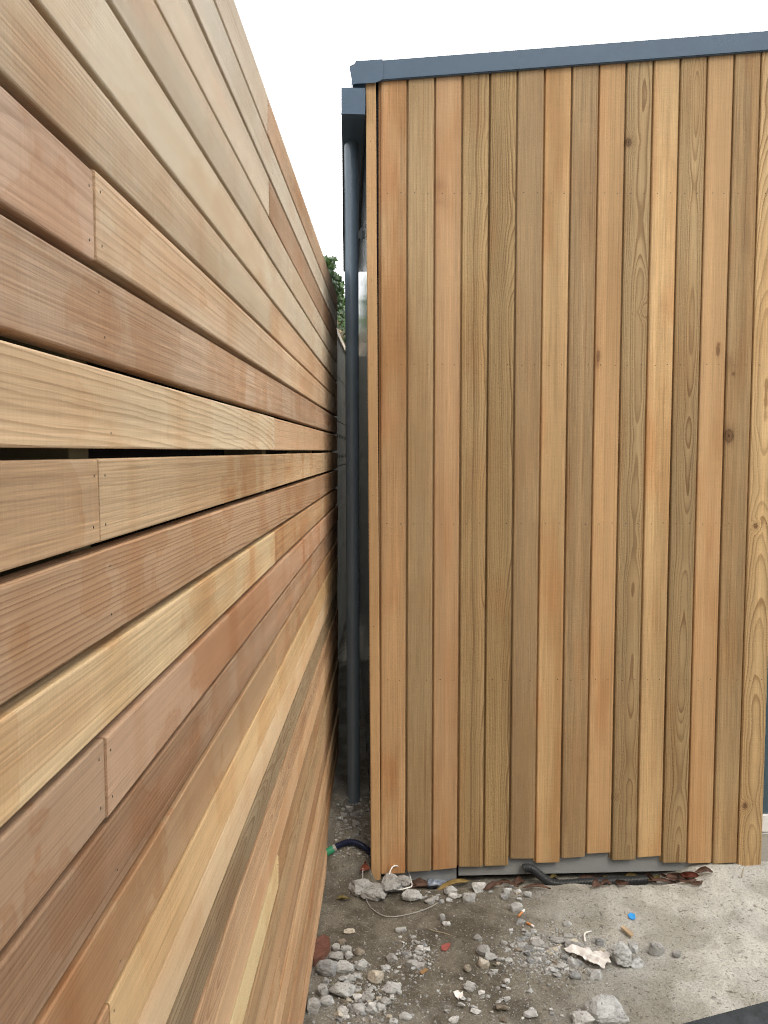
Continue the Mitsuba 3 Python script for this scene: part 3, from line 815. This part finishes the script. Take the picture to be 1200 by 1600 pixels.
NAMED = [((1015, 1466, 1041, 1494), 1, 'lone smooth grey stone right of the two-lobed concrete chunk'), ((1052, 1483, 1066, 1497), 1, 'small round stone at the right end of the rubble'),
         ((493, 1493, 527, 1527), 5, 'dark pitted grey stone next to the brick piece by the fence'), ((524, 1497, 553, 1523), 0, 'triangular pale grey stone in the cluster by the fence'),
         ((553, 1496, 574, 1516), 0, 'pale square stone at the right of the cluster by the fence'), ((538, 1484, 552, 1499), 0, 'pale upright stone behind the triangular one'),
         ((553, 1480, 570, 1494), 3, 'smooth brownish stone at the back of the cluster by the fence'), ((514, 1485, 536, 1501), 1, 'flat grey stone behind the dark pitted one'),
         ((518, 1471, 531, 1487), 1, 'left one of three stones topping the fence-side cluster'), ((527, 1466, 541, 1476), 3, 'middle brownish one of three stones topping the fence-side cluster'),
         ((532, 1474, 549, 1488), 1, 'right one of three stones topping the fence-side cluster'), ((574, 1511, 600, 1537), 2, 'cream coloured jagged stone in the middle of the left rubble'),
         ((595, 1505, 610, 1517), 0, 'small pale stone just right of the cream one'), ((598, 1533, 626, 1553), 0, 'wide grey stone below the cream one'),
         ((513, 1533, 554, 1564), 0, 'largest grey stone of the lower left rubble'), ((499, 1552, 522, 1574), 0, 'grey block in front of the largest lower left stone'),
         ((494, 1534, 514, 1558), 1, 'tall grey stone close to the fence in the lower left rubble'), ((479, 1555, 500, 1584), 1, 'grey stone touching the fence foot at lower left'),
         ((548, 1565, 571, 1583), 0, 'grey wedge stone low in the left rubble'), ((526, 1568, 543, 1587), 4, 'pale upright stone low in the left rubble'),
         ((574, 1564, 588, 1578), 4, 'pale cube-like stone right of the grey wedge stone'), ((588, 1565, 597, 1578), 0, 'narrow stone touching the pale cube-like one'),
         ((593, 1556, 612, 1573), 1, 'grey flat stone right of the narrow one'), ((555, 1547, 576, 1561), 6, 'olive brown stone among the left rubble'),
         ((603, 1487, 622, 1503), 1, 'lone grey stone between the fence-side cluster and the middle heap'), ((643, 1500, 664, 1514), 1, 'grey stone at the front of the little middle heap'),
         ((617, 1446, 635, 1459), 0, 'pale grey stone below the end of the thin wire'), ((651, 1476, 662, 1487), 4, 'whitish stone in the little middle heap'),
         ((537, 1449, 554, 1460), 2, 'lone flat whitish stone on bare soil above the fence-side cluster'), ((624, 1579, 644, 1594), 0, 'grey stone at the bottom edge below the middle heap'),
         ((608, 1589, 622, 1602), 0, 'small grey stone cut by the bottom edge'), ((691, 1438, 704, 1447), 4, 'small whitish stone right of the thin wire'),
         ((745, 1474, 766, 1494), 1, 'grey angular stone between the red scrap and the wide heap'), ((747, 1494, 765, 1514), 2, 'cream stone left of the wide heap'),
         ((724, 1505, 737, 1520), 3, 'brown stone left of the cream one'), ((740, 1459, 754, 1471), 1, 'lone blue grey stone above the angular one'),
         ((725, 1537, 744, 1550), 1, 'smooth grey stone above the white plastic scrap'), ((860, 1463, 886, 1476), 1, 'flat grey slab-like stone on the wide heap'),
         ((831, 1465, 853, 1482), 1, 'grey stone in the middle of the wide heap'), ((805, 1470, 821, 1483), 1, 'grey stone at the left of the wide heap'),
         ((884, 1465, 909, 1484), 1, 'roundish grey stone at the right of the wide heap'), ((931, 1462, 945, 1478), 5, 'pointed dark grey stone right of the white hook'),
         ((932, 1480, 950, 1496), 2, 'cream grey stone behind the white plaster sheet'), ((881, 1457, 897, 1467), 1, 'thin grey stone at the back of the wide heap'),
         ((823, 1494, 834, 1506), 5, 'dark grey stone in front of the wide heap'), ((787, 1527, 797, 1538), 4, 'round pale stone at the front of the scattered rubble'),
         ((923, 1512, 941, 1532), 0, 'pale stone in front of the plaster sheet, right side'), ((891, 1515, 909, 1531), 5, 'dark grey stone in front of the plaster sheet, left side'),
         ((819, 1578, 841, 1592), 0, 'pale grey stone at the bottom edge left of the long pale stone'), ((881, 1437, 894, 1448), 0, 'lone pale stone above the white hook'),
         ((807, 1434, 821, 1443), 5, 'blue grey stone between the two cigarette ends'), ((797, 1404, 817, 1426), 0, 'pale bluish stone just above the upper cigarette end'),
         ((738, 1372, 760, 1395), 4, 'white crumbly lump against the foundation board'), ((700, 1393, 716, 1405), 4, 'whitish stone under the yellow dry leaf'),
         ((785, 1387, 797, 1398), 0, 'grey stone below the brown leaf litter'), ((819, 1390, 831, 1403), 0, 'angular grey stone below the corrugated pipe'),
         ((628, 1390, 660, 1410), 0, 'pale rubble stone right of the concrete lump'), ((686, 1425, 696, 1441), 1, 'small grey stone beside the whitish one near the wire')]
for b, t, l in NAMED:
    rock('stone', b, t, l, 'stone', detail=3 if b[2] - b[0] > 20 else 2)

# lesser stones: clusters as in the photograph, each its own object
CL = [(560, 1560, 56, 30, 70, 'the heap by the fence'), (650, 1490, 20, 20, 26, 'the little middle heap'), (842, 1476, 46, 15, 52, 'the wide heap'), (882, 1508, 32, 15, 36, 'the front of the wide heap'),
      (790, 1395, 24, 9, 12, 'the strip below the foundation board'), (780, 1500, 20, 24, 16, 'the open soil left of the wide heap'), (765, 1562, 60, 24, 30, 'the bottom middle of the soil'),
      (690, 1400, 40, 7, 12, 'the strip below the wrapper'), (845, 1588, 50, 10, 12, 'the bottom edge near the biggest round rock'), (552, 1268, 16, 16, 16, 'the dark gap below the downpipe')]
TONE = {0: 'grey', 1: 'dull grey', 4: 'whitish', 5: 'dark grey', 3: 'brown', 2: 'cream'}
for cx, cy, sx, sy, n, where in CL:
    for _ in range(n):
        px, py = rr.normal(cx, sx * .6), rr.normal(cy, sy * .7)
        if py < 1385 and cy > 1300 or py > 1605 or (px < 490 + (1600 - py) * .155 + 4 and cy > 1300):
            continue
        wpx = float(np.clip(rr.lognormal(2.12, .42), 5, 20))
        tone = int(rr.choice([0, 1, 4, 5, 3, 2], p=[.34, .28, .14, .10, .08, .06]))
        rock('rubble_fragment', (px - wpx / 2, py - wpx * .42, px + wpx / 2, py + wpx * .42), tone, f'small {TONE[tone]} concrete fragment in {where}', 'rubble', f'small {TONE[tone]} fragments in {where}', detail=1, rough=.10, npts=13)

# gravel and crumbs, joined
V, Fc, o = [], [], 0
ico = trimesh.creation.icosahedron()
iv, if_ = np.asarray(ico.vertices), np.asarray(ico.faces)
gr = np.random.default_rng(8)


def crumbs(n, sampler, smin, smax):
    global o
    for _ in range(n):
        px, py = sampler()
        if py > 1640 or py < 1235 or px < 470:
            continue
        P = at(px, py)
        if P[0] < -LF + .01:
            continue
        s = smin * (smax / smin) ** (gr.random() ** 1.8)
        v = iv * gr.uniform(.6, 1.1, (12, 1)) * [s, s * gr.uniform(.6, 1), s * gr.uniform(.4, .8)]
        an = gr.uniform(0, 6.28); c, sn = math.cos(an), math.sin(an)
        v = v @ np.array([[c, -sn, 0], [sn, c, 0], [0, 0, 1]]).T
        CR_[int(gr.choice(4, p=[.38, .34, .12, .16]))].append(v + P + [0, 0, s * .25])


CR_ = [[], [], [], []]
crumbs(1300, lambda: (gr.uniform(470, 1210), 1390 + 230 * gr.random() ** .8), .0008, .0032)
crumbs(1500, lambda: (gr.normal(565, 50), gr.normal(1562, 34)), .0012, .0065)
crumbs(2600, lambda: (gr.normal(862, 44), gr.normal(1492, 20)), .0012, .0065)
crumbs(450, lambda: (gr.normal(652, 18), gr.normal(1492, 18)), .0012, .006)
crumbs(1100, lambda: (gr.normal(760, 110), gr.normal(1545, 45)), .001, .0045)
crumbs(500, lambda: (gr.normal(760, 90), gr.normal(1400, 12)), .001, .0045)
crumbs(420, lambda: (gr.uniform(522, 580), gr.uniform(1240, 1340)), .002, .010)
for k, tone in enumerate((0, 1, 5, 3)):
    vs = CR_[k]
    v = np.vstack(vs); f = np.vstack([if_ + 12 * q for q in range(len(vs))])
    scene[f'gravel__{("pale", "grey", "dark", "brown")[k]}_crumbs'] = ply((v, f), ROCKS[tone], smooth=False)
    labels[f'gravel__{("pale", "grey", "dark", "brown")[k]}_crumbs'] = {'kind': 'stuff'}
say('gravel', 'fine grey gravel and mortar crumbs strewn over the soil', 'gravel', kind='stuff')


# ------------------------------------------------------------------ litter and site leftovers
def path_px(pts, lift=.004, n=40):
    return spline([at(p[0], p[1], 0) + [0, 0, (p[2] if len(p) > 2 else lift)] for p in pts], n)


def corrugated(pts, r, amp, pitch, n=None):
    L = np.sum(np.linalg.norm(np.diff(pts, axis=0), axis=1))
    n = int(L / pitch * 6)
    p = spline(pts, n)
    return tube(p, r + amp * np.sign(np.sin(np.arange(n) / 6 * 2 * np.pi)) * np.abs(np.sin(np.arange(n) / 6 * 2 * np.pi)) ** .5, 20)


def wall_pt(px, py, t):
    s, z = onwall(px, py)
    d = ray(px, py)
    tt = (((C0 + WN * t) - EYE) @ WN) / (d @ WN)
    return EYE + d * tt


put('drain_pipe', corrugated(np.array([wall_pt(818, 1357, .000), wall_pt(832, 1358, .004), wall_pt(842, 1366, .012), wall_pt(856, 1377, .022), wall_pt(885, 1381, .026), wall_pt(912, 1379, .026), wall_pt(960, 1377, .018), wall_pt(1010, 1374, .01)]), .0145, .0014, .0052), 'black_plastic', smooth=40,
    label='black corrugated drain hose lying under the grey foundation board', cat='drain hose')
hp = [at(516, 1333) + [0, 0, .010], at(530, 1328) + [0, 0, .018], at(548, 1325) + [0, 0, .022], at(566, 1330) + [0, 0, .02], at(582, 1342) + [0, 0, .012]]
cd = thing('conduit', 'dark blue ribbed conduit with a bright green end, in the gap beside the fence', 'conduit')
put('hose', corrugated(np.array(hp), .0105, .0012, .006), 'blue_black_plastic', cd, smooth=40)
e0 = hp[0]; dirn = (hp[0] - hp[1]) / np.linalg.norm(hp[0] - hp[1])
put('end', tube([e0 - dirn * .012, e0 - dirn * .010, e0 + dirn * .014, e0 + dirn * .016], [.0122, .0132, .0132, .0118], 20), 'green_plastic', cd, smooth=40)
put('collar', tube([e0 - dirn * .022, e0 - dirn * .0125], [.0128, .0128], 20), 'clear_wire', cd, smooth=40)

put('thin_wire', tube(path_px([(567, 1372, .035), (567, 1388, .022), (573, 1410, .006), (588, 1427, .004), (605, 1434, .004), (635, 1431, .004), (662, 1424, .005), (684, 1414, .008)], n=50), .0016, 7), 'clear_wire', smooth=True,
    label='thin grey wire curving over the soil in front of the concrete lump', cat='wire')
lw = [(608, 1388, .045), (612, 1378, .05), (622, 1373, .05), (636, 1376, .04), (642, 1388, .03), (634, 1397, .02), (622, 1399, .02), (610, 1398, .022)]
put('wire_loop', cat_mesh([tube(path_px(lw, n=50), .0021, 8), tube(path_px([(612, 1378, .05), (624, 1376, .052), (632, 1377, .05), (632, 1372, .05), (622, 1371, .05)], n=24), .0018, 8)]), 'white_plastic', smooth=True,
    label='bent loop of white plastic-coated wire hanging on the concrete lump', cat='wire')
put('hook', tube(path_px([(924, 1457, .004), (917, 1459, .005), (913, 1466, .006), (914, 1473, .004)], n=20), np.linspace(.0021, .0028, 20), 8), 'white_plastic', smooth=True,
    label='small white curved plastic hook beside the wide heap of rubble', cat='plastic scrap')


def plate(px_poly, th, bsdf, name, label, cat, lift=.003, crumple=.0, seed=1, group=None, tilt=0):
    P = np.array([at(*p) for p in px_poly])
    c = P.mean(0)
    poly = Polygon(P[:, :2] - c[:2]).buffer(0)
    m = trimesh.creation.extrude_polygon(poly, th, engine='earcut')
    if crumple:
        m = m.subdivide_to_size(max(np.ptp(P[:, 0]) / 14, .002))
    v = np.asarray(m.vertices).copy()
    q = np.column_stack([v[:, :2] * 60 + seed * 9, v[:, 0] * 0])
    v[:, 2] += (nfbm(q, 3, seed) - .3) * crumple + v[:, 1] * tilt
    v += [c[0], c[1], 0]
    v[:, 2] += gz(v[:, 0], v[:, 1]) + lift
    return put(name, trimesh.Trimesh(v, m.faces, process=False), bsdf, smooth=35 if crumple else False, label=label, cat=cat, group=group)


plate([(881, 1489), (900, 1486), (915, 1489), (925, 1495), (938, 1494), (957, 1500), (951, 1506), (955, 1512), (947, 1514), (944, 1520), (936, 1516), (925, 1515), (915, 1508), (905, 1500), (890, 1497)], .0015, 'plaster_white', 'plaster_sheet', 'torn crumpled white plaster sheet with jagged edge on the rubble heap', 'plaster sheet', lift=.012, crumple=.022, seed=4)
plate([(708, 1552), (716, 1550), (719, 1554), (723, 1552), (724, 1560), (720, 1564), (716, 1560), (717, 1565), (711, 1559)], .002, 'white_plastic', 'plastic_scrap', 'small bright white torn plastic scrap low in the middle', 'plastic scrap', crumple=.004, seed=2)
plate([(981, 1431), (985, 1428), (992, 1430), (993, 1437), (988, 1439), (983, 1436)], .0015, 'blue_plastic', 'plastic_scrap', 'tiny bright blue plastic scrap on the pale soil', 'plastic scrap', crumple=.002, seed=3)
plate([(689, 1480), (697, 1477), (704, 1476), (703, 1482), (697, 1488), (690, 1487)], .002, 'red_scrap', 'paper_scrap', 'small red and white crumpled scrap right of the little middle heap', 'paper scrap', crumple=.005, seed=5)
plate([(655, 1521), (665, 1515), (669, 1518), (659, 1525)], .003, 'tan_wood', 'wood_chip', 'short tan wood chip in front of the little middle heap', 'wood chip')
plate([(970, 1456), (974, 1453), (990, 1466), (986, 1470)], .006, 'pale_wood', 'wood_chip', 'pale splintered wood chip leaning behind the two-lobed concrete chunk', 'wood chip', lift=.010)
plate([(668, 1386), (677, 1378), (690, 1376), (704, 1373), (706, 1380), (696, 1387), (680, 1391), (669, 1391)], .002, 'foil_wrapper', 'wrapper', 'crumpled blue grey wrapper under the boards', 'wrapper', lift=.012, crumple=.025, seed=6)
plate([(490, 1484), (497, 1473), (506, 1470), (514, 1474), (516, 1486), (505, 1502), (490, 1512)], .022, 'brick_clay', 'brick_piece', 'broken red brick piece at the foot of the fence', 'brick', lift=-.004, crumple=.012, seed=7)
A, B = at(1084, 1609), at(1205, 1571)                   # a mat whose far edge runs through these two points
e = (B - A)[:2] / np.linalg.norm((B - A)[:2]); nn = np.array([e[1], -e[0]])
mt = trimesh.creation.extrude_polygon(Polygon([A[:2] - e * .35, A[:2] + e * .85, A[:2] + e * .85 + nn * .8, A[:2] - e * .35 + nn * .8]).buffer(-.01).buffer(.01), .012, engine='earcut')
v = np.asarray(mt.vertices).copy(); v[:, 2] += max(A[2], B[2]) + .003
put('rubber_mat', (v, mt.faces), 'dark_mat', label='dark slate grey mat corner at the bottom right', cat='mat')
for (a, b, lab) in [((810, 1434), (819, 1424), 'orange cigarette end near the corrugated hose, upper one of two'), ((823, 1444), (834, 1450), 'orange cigarette end lying at the back of the wide heap, lower one of two')]:
    A, B = at(*a) + [0, 0, .005], at(*b) + [0, 0, .005]
    cg = thing('cigarette_end', lab, 'cigarette end')
    put('filter', tube([A, A * .35 + B * .65], .0036, 12), 'orange_paper', cg, smooth=35)
    put('paper', tube([A * .349 + B * .651, B], .0037, 12), 'white_plastic', cg, smooth=35)
put('twig', tube(path_px([(672, 1454), (680, 1457), (690, 1459), (703, 1463)], n=14), .0014, 6), 'dry_stalk', smooth=True, label='thin pale twig lying above the red scrap', cat='twig')
put('stalk', tube(spline([at(1159, 1372) + [0, 0, 0], at(1159, 1372) + [.001, 0, .02], at(1159, 1372) + [.008, 0, .042]], 10), np.linspace(.0022, .0014, 10), 6), 'dry_stalk', smooth=True, label='dry upright stalk at the foot of the rightmost board', cat='stalk')


def leaf(px, py, wpx, lpx, ang, bsdf, label, lift=.006, curl=.5, t=None, cat='dead leaf', pitch=.5, group=None):
    """a dry leaf: curled blade with a midrib fold, lying at the pixel's ground point; ang in degrees in plan, pitch lifts it on edge"""
    P = at(px, py)
    k = pxm(P)
    n, mn = 16, 7
    sd = px * .37 + py * .11
    u = np.linspace(0, 1, n); w = np.linspace(-1, 1, 2 * mn + 1)
    U, Wd = np.meshgrid(u, w, indexing='ij')
    half = np.sin(np.pi * np.clip(U * .97 + .015, 0, 1) ** .85) ** .9 * (1 + .22 * (nz(np.stack([U * 9 + sd, np.sign(Wd) * 3, U * 0], -1)) - .5))
    q = np.stack([U * 4 + sd, Wd * 2.2, U * 0 + sd], -1)
    cr = (nfbm(q, 3, 5) - .5)
    x = (U - .5) * lpx * k * (1 - .12 * curl * np.abs(Wd)) + cr * .1 * lpx * k
    roll = Wd * half * 1.25 * curl * 1.6
    y = np.sin(roll) / (1.6 * 1.25 * curl) * wpx * k * .5 + np.sin(U * 5 + sd) * wpx * k * .12
    z = (1 - np.cos(roll)) / (1.6 * 1.25 * curl) * wpx * k * .6 + np.sin(U * 3.1) * lpx * k * .14 * curl + cr * wpx * k * .45 - .0011 * np.exp(-(Wd / .10) ** 2)
    v = np.stack([x, y, z], -1).reshape(-1, 3)
    a, b = math.radians(ang), pitch
    Rx = np.array([[1, 0, 0], [0, math.cos(b), -math.sin(b)], [0, math.sin(b), math.cos(b)]])
    Rz = np.array([[math.cos(a), -math.sin(a), 0], [math.sin(a), math.cos(a), 0], [0, 0, 1]])
    v = v @ (Rz @ Rx).T
    v[:, 2] -= v[:, 2].min()
    v += P + [0, 0, lift]
    i, j = np.meshgrid(np.arange(n - 1), np.arange(2 * mn), indexing='ij'); q = (i * (2 * mn + 1) + j).ravel()
    Fq = np.stack([q, q + 2 * mn + 1, q + 2 * mn + 2, q + 1], 1)
    m = trimesh.Trimesh(v, np.vstack([Fq[:, [0, 1, 2]], Fq[:, [0, 2, 3]]]), process=False)
    m2 = m.copy(); m2.vertices = m.vertices - m.vertex_normals * .0006; m2.invert()
    return put('dead_leaf', cat_mesh([m, m2]), bsdf, smooth=True, label=label, cat=cat, group=group)


leaf(706, 1388, 11, 70, 30, 'yellow_leaf', 'long yellow dry leaf propped against the foundation board', curl=.8, pitch=.7, lift=.008)
leaf(655, 1387, 15, 44, 8, 'brown_leaf', 'dark reddish leaf under the second board', curl=.6, pitch=.6, lift=.0)
leaf(640, 1383, 9, 26, -30, 'brown_leaf', 'small dark leaf beside the white wire loop', curl=.7, pitch=.6)
leaf(770, 1389, 12, 36, 24, 'brown_leaf', 'brown dead leaf right of the white crumbly lump', curl=.7, pitch=.6)
leaf(792, 1386, 9, 40, -14, 'brown_leaf', 'thin twisted brown leaf under the fifth board', curl=.9, pitch=.5)
leaf(808, 1384, 14, 34, 35, 'brown_leaf', 'brown dead leaf at the left end of the corrugated hose', curl=.7, pitch=.7)
leaf(838, 1391, 7, 46, -6, 'brown_leaf', 'narrow brown leaf lying in front of the corrugated hose', curl=.6, pitch=.3)
leaf(930, 1386, 15, 24, 55, 'brown_leaf', 'rounded brown leaf standing at the right end of the corrugated hose', curl=.6, pitch=1.0)
leaf(972, 1380, 17, 36, -12, 'brown_leaf', 'curled brown leaf under the grey foundation board', curl=1.0, pitch=.8)
leaf(1000, 1381, 9, 34, 10, 'brown_leaf', 'slim curled leaf under the tenth board', curl=1.0, pitch=.5)
leaf(1036, 1382, 8, 50, -8, 'brown_leaf', 'long narrow reddish brown leaf under the eleventh board', curl=.7, pitch=.4)
leaf(1056, 1375, 18, 34, 14, 'brown_leaf', 'broad dark brown leaf in the litter under the twelfth board', curl=.8, pitch=.9)
leaf(1078, 1372, 14, 30, -22, 'red_leaf', 'reddish leaf leaning on the litter under the thirteenth board', curl=.8, pitch=.8)
leaf(1100, 1366, 12, 28, -10, 'brown_leaf', 'brown leaf at the right end of the leaf litter', curl=.8, pitch=.7)
leaf(1022, 1375, 7, 34, 40, 'olive_leaf', 'yellowish green leaf behind the long narrow leaf', curl=.6, pitch=.7)
lr = np.random.default_rng(17)
for _ in range(16):
    leaf(lr.uniform(860, 1108), lr.uniform(1373, 1385), lr.uniform(7, 13), lr.uniform(18, 34), lr.uniform(-60, 60), str(lr.choice(['brown_leaf', 'brown_leaf', 'olive_leaf'])), 'small curled dead leaf among the litter below the right half of the boards', curl=lr.uniform(.7, 1.1), pitch=lr.uniform(.3, 1.0), group='small dead leaves in the litter below the boards')
leaf(568, 1362, 17, 30, 80, 'red_leaf', 'red brown leaf standing behind the concrete lump', curl=.7, pitch=1.0, lift=.01)
leaf(536, 1408, 9, 20, 10, 'olive_leaf', 'olive dry leaf on the soil left of the concrete lump', curl=.6, pitch=.2)

# ------------------------------------------------------------------ the boards' table for the material
W_ = np.array(WOOD, np.float32)
for c in range(W_.shape[1]):
    TAB[c] = mi.Float(W_[:, c].copy())
dr.eval(*TAB.values())
